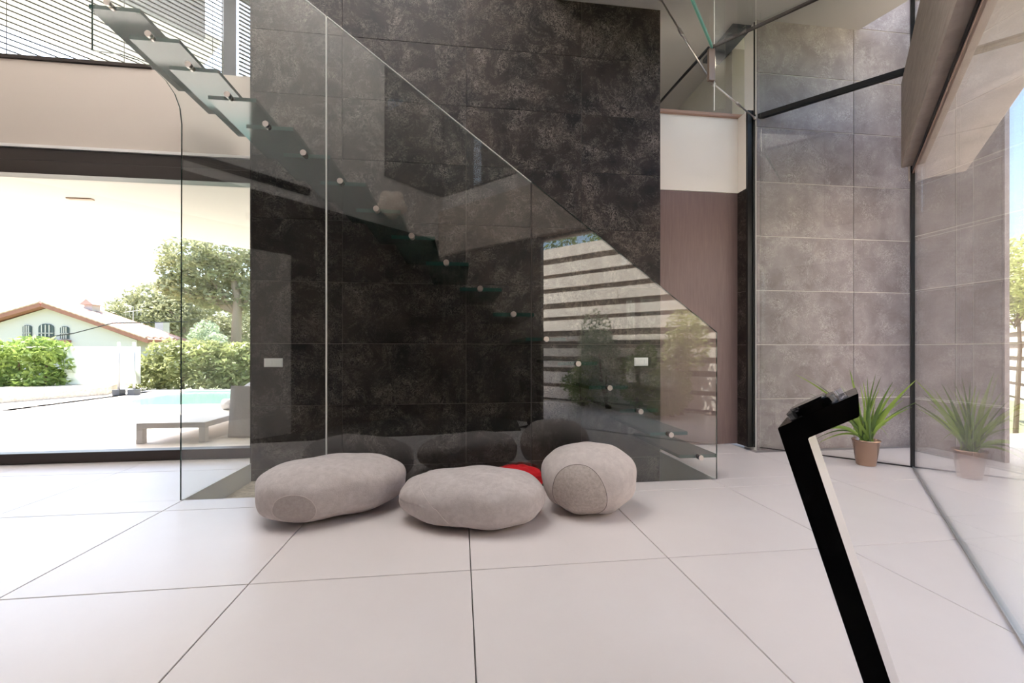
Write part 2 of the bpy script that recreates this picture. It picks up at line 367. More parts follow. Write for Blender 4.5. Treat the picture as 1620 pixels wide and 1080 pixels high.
tag(slab('trim_11', [d45(2.66, -9.32), d45(7.5, -9.32), d45(7.5, -9.42), d45(2.66, -9.42)][::-1], 6.0, 6.25, M_dgrey), kind='structure')

# ------------------------------------------------------------ right glazing
C1 = (3.21, 4.265); CC = (4.08, 3.34)          # glass 1 from C1 to the corner CC
VG = .74                                        # glass 2 lies on X - Y = VG
def bar(name, a, b, z0, z1, t, m, parent=None, off=0, bev=0):
    a = Vector((a[0], a[1], 0)); b = Vector((b[0], b[1], 0)); d = (b-a); L = d.length; ang = math.atan2(d.y, d.x)
    Mx = Matrix.Translation(a) @ Matrix.Rotation(ang, 4, 'Z')
    return boxo(name, (0, off-t/2, z0), (L, off+t/2, z1), m, parent, bev, Mx)
w3 = tag(empty('window_3', (3.65, 3.8, 0)), kind='structure')
bar('pane', C1, CC, .01, 3.59, .014, M_pane, w3); bar('pane', C1, CC, 3.64, 4.66, .014, M_pane, w3)
bar('transom', C1, CC, 3.59, 3.64, .05, M_black, w3); bar('base_channel', C1, CC, .001, .010, .02, M_frame, w3)
bar('mullion', (3.205, 4.268), (3.235, 4.238), .002, 4.66, .03, M_black, w3)
bar('glass_fin', (3.24, 4.20), (3.17, 4.12), .01, 4.66, .012, M_glass, w3)
sn = empty('white_sensor', (4.02, 3.37, 3.5)); tag(sn, 'small white sensor box high beside the corner post of the glazing', 'sensor')
Ms = Matrix.Translation((CC[0]-.075, CC[1]+.03, 0)) @ Matrix.Rotation(R(-47), 4, 'Z')
boxo('housing', (0, -.02, 3.40), (.075, .0, 3.55), M_plastic, sn, .006, Ms); boxo('lens', (.025, -.024, 3.45), (.05, -.0205, 3.475), M_frame, sn, .002, Ms)
w4 = tag(empty('window_4', (2.6, 1.9, 0)), kind='structure')
E2 = (1.18, .44)
boxo('corner_post', (-.022, -.022, .001), (.022, .022, 4.66), M_black, w4, .003, Matrix.Translation((CC[0], CC[1], 0)) @ Matrix.Rotation(R(45), 4, 'Z'))
bar('pane', E2, CC, .012, 2.66, .014, M_pane, w4)
bar('base_channel', E2, CC, .001, .012, .024, mat('aluminium_channel', (.6, .6, .6), .35, .9), w4)
bar('transom', E2, CC, 2.66, 2.672, .02, M_copper, w4); bar('transom', E2, CC, 2.676, 2.712, .03, M_black, w4); bar('transom', E2, CC, 2.716, 2.728, .02, M_copper, w4)
bar('pane', E2, CC, 3.52, 4.66, .014, M_pane, w4); bar('transom', E2, CC, 3.50, 3.52, .04, M_black, w4)
bar('jamb_frame', (1.14, .40), E2, .001, 2.7, .06, M_frame, w4)
u0 = E2[0]+E2[1]; uc = CC[0]+CC[1]
bm_ = slab('wall_right_beam', [d45(u0-3.1, VG-.12), d45(uc-.03, VG-.12), d45(uc-.03, VG+.01), d45(u0-3.1, VG+.01)][::-1], 2.73, 3.5, M_conc3); bm_.name = 'wall_right'; tag(bm_, kind='structure')
# outdoor concrete soffit beyond glass 2, cast in panels
sof = tag(empty('ceiling_soffit', (*d45(5, 1.04), 2.76)), kind='structure')
us = [-3, -1, 1, 3, 4.93, 6.7, 8.2]
for a, b in zip(us[:-1], us[1:]):
    slab('panel', [d45(a+.006, VG+.02), d45(a+.006, 1.33), d45(b-.006, 1.33), d45(b-.006, VG+.02)], 2.76, 3.7, M_concrete, sof, .006)

# ------------------------------------------------------------ room shell behind the camera, ceilings
UB = -1.38
slab('wall_back', [d45(UB, VG), d45(UB, -10.25), d45(UB-.2, -10.25), d45(UB-.2, VG+.2)], 0, 3.0, M_dark)
slab('wall_back_upper', [d45(UB, -.95), d45(UB, -10.25), d45(UB-.2, -10.25), d45(UB-.2, -.95)], 3.002, 6.2, M_ceil)
tag(slab('wall_back_band', [d45(UB, VG), d45(UB, -.949), d45(UB-.2, -.949), d45(UB-.2, VG)], 3.002, 3.77, M_ceil), kind='structure')
tag(slab('wall_back_band_right', [d45(UB+.001, VG), d45(u0-.09, VG), d45(u0-.09, VG+.2), d45(UB-.2, VG+.2)][::-1], 3.002, 3.77, M_ceil), kind='structure')
tag(slab('wall_clerestory', [d45(UB-.5, VG), d45(UB-.5, -.95), d45(UB-.6, -.95), d45(UB-.6, VG+.6), d45(u0+.6, VG+.6), d45(u0+.6, VG+.5), d45(UB-.5, VG+.5)], 3.6, 6.2, M_clere), kind='structure')  # dark sheet stands for the unlit upstairs room behind the glass
w6 = tag(empty('window_6', (*d45(UB, 0), 3.77)), kind='structure')
for nm, q0_, q1_, t_, m_ in (('pane', (-.95, VG), None, .01, M_pane), ('pane', None, (UB, u0), .01, M_pane)):
    a_, b_ = (d45(UB, -.95), d45(UB, VG)) if q0_ else (d45(UB, VG), d45(u0, VG))
    bar('pane', a_, b_, 3.80, 6.19, .01, M_pane, w6); bar('frame', a_, b_, 3.772, 3.80, .04, M_black, w6)
bar('mullion', d45(UB, VG-.03), d45(UB, VG+.03), 3.80, 6.19, .06, M_black, w6); bar('mullion', d45(UB, -.95), d45(UB, -.90), 3.80, 6.19, .05, M_black, w6)
tag(bpy.data.objects['wall_back_upper'], kind='structure'); tag(bpy.data.objects['wall_back'], kind='structure')
slab('wall_back_right', [d45(UB, VG), d45(u0-.09, VG), d45(u0-.09, VG+.2), d45(UB-.2, VG+.2)][::-1], 0, 3.0, M_dark); tag(bpy.data.objects['wall_back_right'], kind='structure')
tag(bar('door_2', (-3.12, 1.76), (-2.17, .81), 0.003, 2.27, .05, M_conc2, off=.03), kind='structure')
c1 = bmesh.new(); prism(c1, [(.95, .2), (1.5, .2), (4.75, 3.25), (4.2, 5.0), (4.2, 8), (.95, 8)], 4.665, 4.8); tag(link('ceiling', c1, M_ceil), kind='structure')
# high roof on the left with two unseen rooflights added to light the room
rf = bmesh.new()
prism(rf, [(-2.18, .2), (-.32, -1.66), (.95, -.39), (.95, .2)], 6.2, 6.4); prism(rf, [(-3.8, 5.6), (.95, 5.6), (.95, 8), (-1.4, 8)], 6.2, 6.4)
for a, b in (((-6.9, .2), (-6.5, 4.6)), ((-6.5, .2), (-6.0, 5.6)), ((.2, .2), (.95, 5.6)), ((-3.3, .2), (-2.8, 5.6))):
    box(rf, (*a, 6.2), (*b, 6.4))
tag(link('ceiling_high', rf, M_ceil), kind='structure')
M_opal = mat('added_opal_rooflight', (.9, .9, .88), .6)
_t = M_opal.node_tree; _l = _t.nodes.new('ShaderNodeBsdfTranslucent'); _l.inputs[0].default_value = (.8, .79, .77, 1); _t.links.new(_l.outputs[0], _t.nodes['Material Output'].inputs[0])
w5 = tag(empty('window_added', (-2, 3, 6.4)), kind='structure')
boxo('pane', (-6.0, .2, 6.28), (-3.3, 5.6, 6.30), M_opal, w5); boxo('pane', (-2.8, .2, 6.28), (.2, 5.6, 6.30), M_opal, w5)
tag(boxo('wall_step', (.95, .2, 4.8), (1.05, 8, 6.2), M_ceil), kind='structure')
tag(boxo('wall_landing', (.95, 6.6, 3.7), (4.2, 6.8, 4.665), M_conc2), kind='structure')
tag(boxo('wall_landing_blocker', (3.22, 4.66, 3.7), (3.4, 6.6, 4.665), M_conc2), kind='structure')  # wall added to shut outside light off the landing
tag(boxo('floor_landing', (LX, 4.70, 3.45), (4.2, 6.6, 3.70), M_white), kind='structure')
tag(boxo('trim_9', (2.98, 4.30, 4.62), (3.2, 4.88, 4.664), M_dgrey), kind='structure')
pr = tag(slab('ceiling_porch', [(-6.5, 4.6), (LX-.02, 4.6), (LX-.02, 8.95), (-6.4, 4.62)], 2.75, 2.95, mat('cream_soffit', (.50, .455, .41), .7)), kind='structure')
tag(slab('ceiling_porch_dark_layer', [(-6.5, 4.6), (LX-.02, 4.6), (LX-.02, 8.95), (-6.4, 4.62)], 2.951, 2.99, mat('dark_roof_layer', (.13, .12, .11), .95, bump=(60, .6, .02))), kind='structure')  # unseen dark layer added to cut light bounced onto the blinds
# ceiling slot vent and petal lamp of the low ceiling
v = empty('wall_grille', (-2.5, 1.13, 3.17)); tag(v, 'dark linear air grille high on the back wall, mirrored in the stair glass', 'grille')
Mv = Matrix.Translation((-1.985, .607, 0)) @ Matrix.Rotation(R(135), 4, 'Z')
boxo('slot', (0, -.004, 3.11), (1.9, .0, 3.22), M_black, v, 0, Mv)
for k in range(3): boxo('vane', (0, -.012, 3.125+.03*k), (1.9, -.005, 3.132+.03*k), M_frame, v, 0, Mv)

# ------------------------------------------------------------ stair glass panels
GT = .012
def curve_pts():
    base = [(287, 196), (284, 170), (276, 148), (262, 127), (243, 108), (218, 94), (190, 85), (145, 79)]
    return [(on(px, py, (0, 1, 0), Y0).x, on(px, py, (0, 1, 0), Y0).z) for px, py in base]
xa, xb, xc = -.98, .551, 2.10
def ztop(x): return 1.21+(2.10-x)*(3.518-1.21)/3.08
xl = curve_pts()[-1][0]
panels = [([(-1.965, -.02), (xa-.004, -.02), (xa-.004, ztop(xa)), (xl, ztop(xl))]+curve_pts()[::-1], 'tall glass stair panel with a curved lower left corner'),
          ([(xa+.004, -.02), (xb-.004, -.02), (xb-.004, ztop(xb)), (xa+.004, ztop(xa+.004))], 'middle glass stair panel with a sloping top behind the poufs'),
          ([(xb+.004, -.02), (xc, -.02), (xc, ztop(xc)), (xb+.004, ztop(xb))], 'lowest glass stair panel ending beside the veneer door')]
for pts, lab in panels:
    e = empty('stair_glass', (sum(p[0] for p in pts)/len(pts), Y0, 0)); tag(e, lab, 'glass panel')
    bm = bmesh.new(); f = [bm.verts.new((x, Y0, z)) for x, z in pts]; b = [bm.verts.new((x, Y0+GT, z)) for x, z in pts]
    bm.faces.new(f); bm.faces.new(b[::-1]); n = len(pts)
    bmesh.ops.recalc_face_normals(bm, faces=bm.faces[:]);
    for fc in bm.faces:
        if fc.normal.y*(fc.calc_center_median().y-Y0-GT/2) < 0: fc.normal_flip()
    link('pane', bm, M_glass, e)
    for i in range(n):
        p, q = pts[i], pts[(i+1) % n]
        if p[1] < 0 and q[1] < 0: continue
        diag = abs(p[0]-q[0]) > .8
        seam = abs(p[0]-q[0]) < .01 and abs(p[0]-xa) < .02
        bmx = bmesh.new(); vs = [bmx.verts.new(c) for c in ((p[0], Y0, p[1]), (q[0], Y0, q[1]), (q[0], Y0+GT, q[1]), (p[0], Y0+GT, p[1]))]
        bmx.faces.new(vs); nn = Vector((q[0]-p[0], 0, q[1]-p[1])).normalized(); nn = Vector((nn.z, 0, -nn.x))*(.0045 if (seam or diag and p[1] > 2) else .0022)
        r_ = bmesh.ops.extrude_face_region(bmx, geom=bmx.faces[:]); bmesh.ops.translate(bmx, verts=[g for g in r_['geom'] if isinstance(g, bmesh.types.BMVert)], vec=nn)
        bmesh.ops.recalc_face_normals(bmx, faces=bmx.faces[:])
        link('edge', bmx, M_bedge if (diag and p[1] > 2 or seam) else M_gedge if not (abs(p[0]-q[0]) < .01 and abs(p[0]-xb) < .02) else M_frame, e)

# ------------------------------------------------------------ treads and pins
NT = 18
ORD = 'first second third fourth fifth sixth seventh eighth ninth tenth eleventh twelfth thirteenth fourteenth fifteenth sixteenth seventeenth eighteenth'.split()
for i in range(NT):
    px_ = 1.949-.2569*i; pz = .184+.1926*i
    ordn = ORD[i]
    e = empty('stair_tread', (px_, 3.7, pz)); tag(e, f'{ordn} glass stair tread up from the floor'+(', underside whitened for reflected patio light, left of the dark wall' if i >= 14 else ', clear, before the dark wall' if i > 0 else ', just above the stair pit'), 'stair tread', 'glass stair treads')
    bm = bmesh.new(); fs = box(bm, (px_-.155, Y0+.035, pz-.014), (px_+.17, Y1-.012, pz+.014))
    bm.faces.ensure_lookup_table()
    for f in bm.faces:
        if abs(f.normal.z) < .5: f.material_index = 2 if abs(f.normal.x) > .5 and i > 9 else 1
    link('tread_slab', bm, [M_tread_refl if i >= 14 else M_tread, M_gedge, M_gedge2], e)
    bm = bmesh.new(); tube(bm, [(px_, Y0-.022, pz), (px_, Y0-.002, pz)], .0215, 20); link('pin_cap', bm, M_steel, e, False)
    bm = bmesh.new(); tube(bm, [(px_, Y0+GT+.001, pz), (px_, Y0+.036, pz)], .019, 16); tube(bm, [(px_, Y0-.002, pz), (px_, Y0+.03, pz)], .008, 8); tube(bm, [(px_, Y0+.036, pz), (px_, Y0+.075, pz)], .005, 8)
    link('pin_bolt', bm, M_steel, e, False)

# ------------------------------------------------------------ glass landing with strut and tie rods
gl = empty('glass_landing', (2.3, 3.3, 3.75)); tag(gl, 'glass landing prow hung over the stair foot', 'glass landing')
slab('glass_floor', [(2.22, 3.49), (1.2, 2.47), (1.95, 1.75), (2.95, 2.64)], 3.745, 3.765, M_glass, gl)
bar('glass_edge', (2.22, 3.49), (1.25, 2.52), 3.74, 3.77, .014, M_gedge2, gl)
bar('glass_edge', (2.22, 3.49), (2.95, 2.64), 3.74, 3.768, .010, M_frame, gl)
def rod(name, pts, r, m, parent, seg=10):
    bm = bmesh.new(); tube(bm, pts, r, seg); return link(name, bm, m, parent, True)
N1, N2, N3 = Vector((3.195, 4.235, 3.60)), Vector((2.215, 3.50, 3.45)), Vector((2.04, 4.09, 4.66))
bar('glass_fin', (2.25, 3.50), (2.33, 3.47), 3.20, 4.66, .012, M_glass, gl); bar('fin_edge', (2.244, 3.502), (2.25, 3.50), 3.20, 4.66, .014, M_bedge, gl)
bar('strut', (2.19, 3.50), (2.245, 3.50), 3.46, 3.742, .03, mat('bronze_strut', (.34, .25, .2), .4, .6), gl)
rod('support_bar', [(2.15, 4.41, 3.76), (2.20, 3.51, 3.76)], .014, M_black, gl)
def tie(a, b, lab):
    e = empty('tie_rod', a); tag(e, lab, 'tie rod'); d = (b-a)
    rod('rod', [a, b], .0075, M_steel, e); k = a+d*.55
    rod('turnbuckle', [k-d.normalized()*.07, k-d.normalized()*.045, k+d.normalized()*.045, k+d.normalized()*.07], [.008, .015, .015, .008], M_steel, e)
    for q in (a, b): rod('clevis', [q-d.normalized()*.02, q+d.normalized()*.02], .017, M_steel, e)
tie(N2+(N1-N2).normalized()*.05, N1, 'steel tie rod from strut foot down to window corner above the door')
tie(N2+(N3-N2).normalized()*.05, N3, 'steel tie rod rising from strut foot to ceiling edge')

# ------------------------------------------------------------ poufs
def pouf(name, c, ax, rot, lab, m, patches=(), tweak=None, ex=2.3, flat=.06, cat='pouf', ez=2.75):
    a, b, h = ax; e = empty(name, (c[0], c[1], 0), rot); tag(e, lab, cat)
    def surf(d):
        d = d.normalized(); rho = (abs(d.x)**ex+abs(d.y)**ex)**(1/ex); k = (rho**ez+abs(d.z)**ez)**(-1/ez)
        p = d*k; p = Vector((p.x*a, p.y*b, p.z*h/2))
        if tweak: p = tweak(p, a, b, h)
        p += d*.006*math.sin(9*d.x+2*d.y)*math.cos(7*d.y+3*d.z)
        z = p.z+h/2; lim = h*flat
        if z < lim: z = lim*(z/lim)**2*.6+lim*.4*max(z/lim, 0) if z > 0 else 0
        return Vector((p.x, p.y, max(z-.0, 0.0)+.001))
    bm = bmesh.new(); bmesh.ops.create_uvsphere(bm, u_segments=72, v_segments=44, radius=1)
    for v in bm.verts: v.co = surf(v.co)
    o = link('felt_body', bm, m, e, True, False)
    for (axis, ang, mp, ms, span) in patches:
        ax_ = Vector(axis).normalized(); t1 = ax_.cross(Vector((0, 0, 1))).normalized() if abs(ax_.z) < .95 else Vector((1, 0, 0)); t2 = t1.cross(ax_)
        asp = 1
        if isinstance(ang, tuple): asp = ang[1]/ang[0]; ang = ang[0]
        dirs = lambda r, t: (ax_*math.cos(r)+(t1*math.cos(t)+t2*math.sin(t)*asp)*math.sin(r)).normalized()
        N = 64
        if mp:
            bm = bmesh.new(); rings = []
            for j in range(9):
                r = ang*j/8
                rings.append([bm.verts.new(surf(dirs(r, 2*math.pi*k/N))+dirs(r, 2*math.pi*k/N)*.0025) for k in range(N)])
            for j in range(8):
                for k in range(N): bm.faces.new((rings[j][k], rings[j+1][k], rings[j+1][(k+1) % N], rings[j][(k+1) % N]))
            bmesh.ops.remove_doubles(bm, verts=bm.verts[:], dist=1e-5); bmesh.ops.recalc_face_normals(bm, faces=bm.faces[:])
            link('patch', bm, mp, e, True, False)
        bm = bmesh.new(); t0, t1_ = span
        pts = [surf(dirs(ang, t0+(t1_-t0)*k/N))+dirs(ang, t0+(t1_-t0)*k/N)*.0022 for k in range(N+1)]
        pts = [p for p in pts if p.z > .006] if t1_-t0 < 6 else pts
        tube(bm, pts, .0017, 5, False); link('seam', bm, ms, e, True, False)
    return e
TAU = 2*math.pi
c1p = onz(531, 806); c2p = onz(746, 821); c3p = onz(931, 804)
def tw1(p, a, b, h):
    s = p.x/a                      # +x = far right end
    p.z -= h*.03*s if p.z > 0 else 0
    p.y *= 1-.04*s; 
    return p
pouf('felt_pouf', (c1p.x, c1p.y), (.46, .295, .345), R(26), 'long grey felt stone pouf, leftmost, with oval patch on its end', M_felt,
     [((-.56, -.80, -.22), (.26, .48), M_patch1, M_stitch, (0, TAU))], tw1, 2.6)
def tw2(p, a, b, h):
    s = p.x/a; p.z *= 1+.06*s; p.z -= (h*.05*(1-s)*.5 if p.z > 0 else 0); p.y *= 1+.08*s; return p
pouf('felt_pouf', (c2p.x, c2p.y), (.455, .28, .31), R(-14), 'flat grey felt stone pouf in the middle, faint curved seam', M_felt,
     [((-1, -.05, -.32), 1.22, None, M_stitch, (0, TAU))], tw2)
def tw3(p, a, b, h):
    s = p.x/a; p.x *= 1+.04*(p.z/h); return p
pouf('felt_pouf', (c3p.x, c3p.y), (.315, .275, .43), R(0), 'tall round cream felt pouf, rightmost, with dark outlined patch', M_felt2,
     [((-.44, -.86, -.24), (.56, 1.12), M_patch, M_stitchd, (0, TAU))], tw3, 2.1, .12, 'pouf', 2.35)
c4p = onz(818, 775)
pouf('red_pouf', (c4p.x+.02, c4p.y+.06), (.19, .12, .165), R(-25), 'red felt pouf tucked behind the middle grey pouf', M_red, [((0, 0, 1), 1.0, None, M_red, (0, TAU))])

# ------------------------------------------------------------ switch plates on the dark wall
def plate(px, py, wd_, ht, n, lab, y=Y1-.001):
    p = on(px, py, (0, 1, 0), y); e = empty('wall_switch', (p.x, y, p.z)); tag(e, lab, 'switch')
    boxo('plate', (p.x-wd_/2, y-.010, p.z-ht/2), (p.x+wd_/2, y, p.z+ht/2), M_plastic, e, .002)
    for k in range(n):
        cx = p.x-wd_/2+wd_*(k+.5)/n
        boxo('rocker', (cx-wd_/n*.40, y-.0135, p.z-ht*.36), (cx+wd_/n*.40, y-.0085, p.z+ht*.36), M_plastic, e, .0015)
plate(433, 573.5, .165, .082, 2, 'white double switch plate at the left end of the dark wall')
plate(1014, 572, .15, .086, 3, 'white triple switch plate at the right end of the dark wall')

# ------------------------------------------------------------ black stand in the foreground
UP = 1.66
def onst(px, py): return on(px, py, (1, 1, 0), UP)
dv = Vector((1, 1, 0)).normalized()
A = [onst(*p) for p in ((1230, 677), (1358, 622), (1360, 659), (1278, 693), (1407, 1080), (1364, 1080))]
def ext(p, q): k = p.z/(p.z-q.z); r = p+(q-p)*k; r.z = 0.012; return r
P6 = ext(A[0], A[5]); P5 = ext(A[3], A[4])
st = empty('black_pedestal', ((P5+P6)/2).to_tuple()[:2]+(0,)); tag(st, 'black steel pedestal stand with bent arm in the right foreground', 'stand')
M_std = mat('satin_black_metal', (.004, .004, .004), .22, 0, .5)
M_std_refl = mat('inner_face_reflection', (.66, .62, .63), .35, .5)  # pale colour paints the floor's reflection on the column's inner face
def stand_body():
    pts = [A[0], A[1], A[2], A[3], P5, P6]; T = .20
    bm = bmesh.new(); f = [bm.verts.new(p) for p in pts]; b = [bm.verts.new(p+dv*T) for p in pts]
    n = len(pts); bm.faces.new((f[0], f[3], f[4], f[5])); bm.faces.new((f[0], f[1], f[2], f[3]))
    bm.faces.new((b[5], b[4], b[3], b[0])); bm.faces.new((b[3], b[2], b[1], b[0]))
    for i in range(n):
        q = bm.faces.new((f[i], b[i], b[(i+1) % n], f[(i+1) % n]))
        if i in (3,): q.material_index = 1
    bmesh.ops.recalc_face_normals(bm, faces=bm.faces[:])
    bmesh.ops.bevel(bm, geom=[e for e in bm.edges if not (set(v.co.to_tuple(4) for v in e.verts) == {f[0].co.to_tuple(4), f[3].co.to_tuple(4)})], offset=.0015, segments=2, affect='EDGES')
    link('frame', bm, [M_std, M_std_refl], st)
stand_body()
base = [P6-dv*.08+Vector((-.06, .06, 0)), P6+dv*.24+Vector((-.06, .06, 0)), P5+dv*.24+Vector((.12, -.12, 0)), P5-dv*.08+Vector((.12, -.12, 0))]
slab('base_plate', [(p.x, p.y) for p in base][::-1], 0.001, .014, M_std, st)
# holder on the arm, a rounded puck-shaped slab following the arm's slope
u = (A[1]-A[0]).normalized(); nrm = dv.cross(u).normalized()
if nrm.z < 0: nrm = -nrm
Mh = Matrix((( u.x, dv.x, nrm.x, 0), (u.y, dv.y, nrm.y, 0), (u.z, dv.z, nrm.z, 0), (0, 0, 0, 1)))
org = A[0]+u*.028+dv*.035
hold = empty('tablet_holder', (A[0]+u*.08+dv*.07)); tag(hold, 'black tablet holder lying on the sloping arm of the pedestal', 'tablet holder')
def rslab(name, x0, x1, y0, y1, z0, z1, r, m, par):
    bm = bmesh.new(); pts = []
    for cx, cy, a0 in ((x1-r, y1-r, 0), (x0+r, y1-r, 90), (x0+r, y0+r, 180), (x1-r, y0+r, 270)):
        for k in range(7): t = R(a0+15*k); pts.append((cx+r*math.cos(t), cy+r*math.sin(t)))
    prism(bm, pts, z0, z1); bmesh.ops.bevel(bm, geom=[e for e in bm.edges if abs(e.verts[0].co.z-e.verts[1].co.z) < 1e-6], offset=.003, segments=2, affect='EDGES')
    for v in bm.verts: v.co = org + (Mh.to_3x3() @ v.co)
    return link(name, bm, m, par, False)
rslab('body', 0, .105, -.03, .10, .001, .018, .03, M_std, hold)
rslab('screen', .012, .09, -.015, .085, .0185, .024, .02, mat('dark_screen', (.01, .01, .012), .08), hold)
rslab('clear_bracket', .11, .125, -.01, .06, .001, .022, .004, glass('clear_acrylic', (.85, .88, .95), 1.5), hold)

# ------------------------------------------------------------ potted plant
pc = onz(1370, 735)
pt = empty('potted_plant', (pc.x, pc.y, 0)); tag(pt, 'strap-leaved plant in a copper-brown pot beside the glass corner', 'plant')
bm = bmesh.new(); lathe(bm, [(0, .001), (.07, .001), (.074, .006), (.103, .222), (.108, .224), (.108, .236), (.101, .236), (.097, .205), (0, .205)], 36, (pc.x, pc.y))
bmesh.ops.remove_doubles(bm, verts=bm.verts[:], dist=1e-5); bmesh.ops.recalc_face_normals(bm, faces=bm.faces[:]); link('pot', bm, M_pot, pt, True)
bm = bmesh.new(); lathe(bm, [(.097, .208), (.05, .216), (.01, .214), (0, .214)], 20, (pc.x, pc.y)); bmesh.ops.remove_doubles(bm, verts=bm.verts[:], dist=1e-5); link('soil', bm, M_soil, pt, True)
vdir = Vector((pc.x, pc.y, 0)).normalized(); right = Vector((vdir.y, -vdir.x, 0)); dist = Vector((pc.x, pc.y)).length
pxm = Vector((pc.x*SN+pc.y*CS, 0)).x if False else (pc.x*SN+pc.y*CS)
mpp = pxm/F
random.seed(8)
def leaf(tip, wmax, m, bow, dep, r0):
    """tip = (side, height, depth) from the pot mouth centre, bow = sideways curl"""
    b0 = Vector((pc.x, pc.y, .215))+right*r0[0]+vdir*r0[1]
    t = Vector((pc.x, pc.y, .235))+right*tip[0]+Vector((0, 0, tip[1]))+vdir*dep
    mid = (b0+t)/2+Vector((0, 0, bow))+right*(-tip[0]*.18)
    bm = bmesh.new(); prev = None; N = 12
    side = (t-b0).cross(vdir).normalized()*math.cos(.5)+vdir*random.uniform(-.6, .6); side.normalize()
    for k in range(N+1):
        s = k/N; p = b0*(1-s)**2+mid*2*s*(1-s)+t*s*s
        w_ = wmax*(.35+.65*math.sin(math.pi*min(s*1.15+.08, 1)**.8)) * (1 if s < .8 else max(0, (1-s)/.2)**.7)
        cr = (t-b0).cross(side).normalized()
        a = bm.verts.new(p-side*w_/2); c = bm.verts.new(p+cr*w_*.18); d = bm.verts.new(p+side*w_/2)
        if prev: bm.faces.new((prev[0], prev[1], c, a)); bm.faces.new((prev[1], prev[2], d, c))
        prev = (a, c, d)
    link('leaf', bm, m, pt, True)
def tp(zx, zy): return ((1220+zx/6-1368.5)*mpp, (697-(580+zy/6))*mpp)
for (zx, zy, w_, m, bw) in ((330, 95, .020, 0, .10), (770, 30, .024, 0, .02), (700, 200, .02, 0, .02), (900, 100, .013, 1, .0), (960, 70, .016, 1, .02), (1000, 95, .014, 1, .02), (1080, 135, .020, 1, .03), (1240, 110, .026, 0, .02),
        (1340, 275, .013, 1, .10), (1215, 375, .02, 0, .05), (1110, 190, .013, 0, .03), (1010, 320, .012, 1, .02), (480, 160, .012, 1, .08), (1065, 690, .016, 0, .30), (470, 780, .014, 1, .26), (510, 800, .014, 0, .22),
        (440, 730, .022, 0, .28), (420, 280, .01, 1, .1), (640, 215, .012, 1, .05), (850, 180, .018, 0, 0), (930, 240, .02, 0, 0), (880, 300, .018, 0, 0), (1050, 300, .016, 0, .02), (1130, 400, .018, 0, .03), (1000, 450, .016, 0, .02),
        (820, 380, .014, 0, .01), (700, 420, .012, 0, .05), (1080, 250, .02, 0, 0), (960, 330, .016, 0, 0), (760, 300, .012, 1, .04), (1160, 300, .016, 0, .05), (620, 480, .014, 1, .12), (900, 420, .016, 0, 0), (1060, 520, .014, 0, .04),
        (990, 200, .018, 0, .01), (1190, 230, .014, 1, .03), (870, 140, .016, 0, .01), (560, 300, .014, 0, .08)):
    s, hgt = tp(zx, zy)
    leaf((s, hgt), w_*1.5, M_leafd if m else M_leaf, bw*.9, random.uniform(-.11, .09), (random.uniform(-.05, .05), random.uniform(-.05, .04)))

# ------------------------------------------------------------ foliage
def foliage(name, parent, blobs, n, size, m, seed=1, shell=.55):
    rnd = random.Random(seed); vs = []; fs = []
    vol = [b[3]*b[4]*b[5] for b in blobs]; tot = sum(v_**(2/3) for v_ in vol)
    for b, v_ in zip(blobs, vol):
        for _ in range(int(n*v_**(2/3)/tot)):
            d = Vector((rnd.gauss(0, 1), rnd.gauss(0, 1), rnd.gauss(0, 1))).normalized()
            rr = shell+(1-shell)*rnd.random()**.6
            rr *= 1+.10*math.sin(5*d.x+seed)*math.sin(6*d.y)*math.cos(5*d.z)
            c = Vector((b[0]+d.x*b[3]*rr, b[1]+d.y*b[4]*rr, b[2]+d.z*b[5]*rr))
            if c.z < .02: continue
            t = Vector((rnd.gauss(0, 1), rnd.gauss(0, 1), rnd.gauss(0, .7))).normalized(); s = size*rnd.uniform(.6, 1.4)
            q = t.orthogonal().normalized()*s*.38; q = Matrix.Rotation(rnd.uniform(0, TAU), 3, t) @ q; t *= s
            i = len(vs); vs += [c-t*.5, c+q*.5, c+t*.5, c-q*.5]; fs.append((i, i+1, i+2, i+3))
    me = bpy.data.meshes.new(name); me.from_pydata([tuple(v_) for v_ in vs], [], fs); me.materials.append(m)
    o = bpy.data.objects.new(name, me); COL.objects.link(o); o['kind'] = 'stuff'
    if parent: o.parent = parent; o.matrix_parent_inverse = mw(parent).inverted()
    return o
ML1 = leaf_mat('bright_hedge_leaf', (.16, .24, .05), (.34, .44, .12), .4)
ML2 = leaf_mat('olive_hedge_leaf', (.24, .26, .11), (.40, .42, .18), .35)
ML3 = leaf_mat('pine_needles', (.26, .27, .17), (.46, .46, .27), .4)
ML4 = leaf_mat('yellow_green_leaf', (.36, .40, .14), (.55, .57, .24), .4)
ML5 = leaf_mat('silver_green_leaf', (.34, .40, .28), (.55, .60, .42), .4)
def shrub(name, x, y, r, h, m, lab, n=2500, size=.07, seed=1, stems=4, low=.0, group=None, blobs=None):
    e = empty(name, (x, y, 0)); tag(e, lab, 'shrub' if 'tree' not in name else 'tree', group)
    rnd = random.Random(seed); bl = blobs or [(x+rnd.uniform(-.5, .5)*r, y+rnd.uniform(-.5, .5)*r, low+(h-low)*(.25+.55*k/5), r*rnd.uniform(.5, .75), r*rnd.uniform(.5, .75), (h-low)*rnd.uniform(.18, .28)) for k in range(6)]
    foliage('foliage', e, bl, n, size, m, seed)
    bm = bmesh.new()
    for k in range(stems):
        b = bl[k % len(bl)]; tube(bm, [(x+rnd.uniform(-.04, .04), y+rnd.uniform(-.04, .04), 0), ((x+b[0])/2+rnd.uniform(-.05, .05), (y+b[1])/2, b[2]*.5), (b[0], b[1], b[2])], [.022*h, .016*h, .006*h], 6)
    link('stem', bm, M_stem, e, True); return e

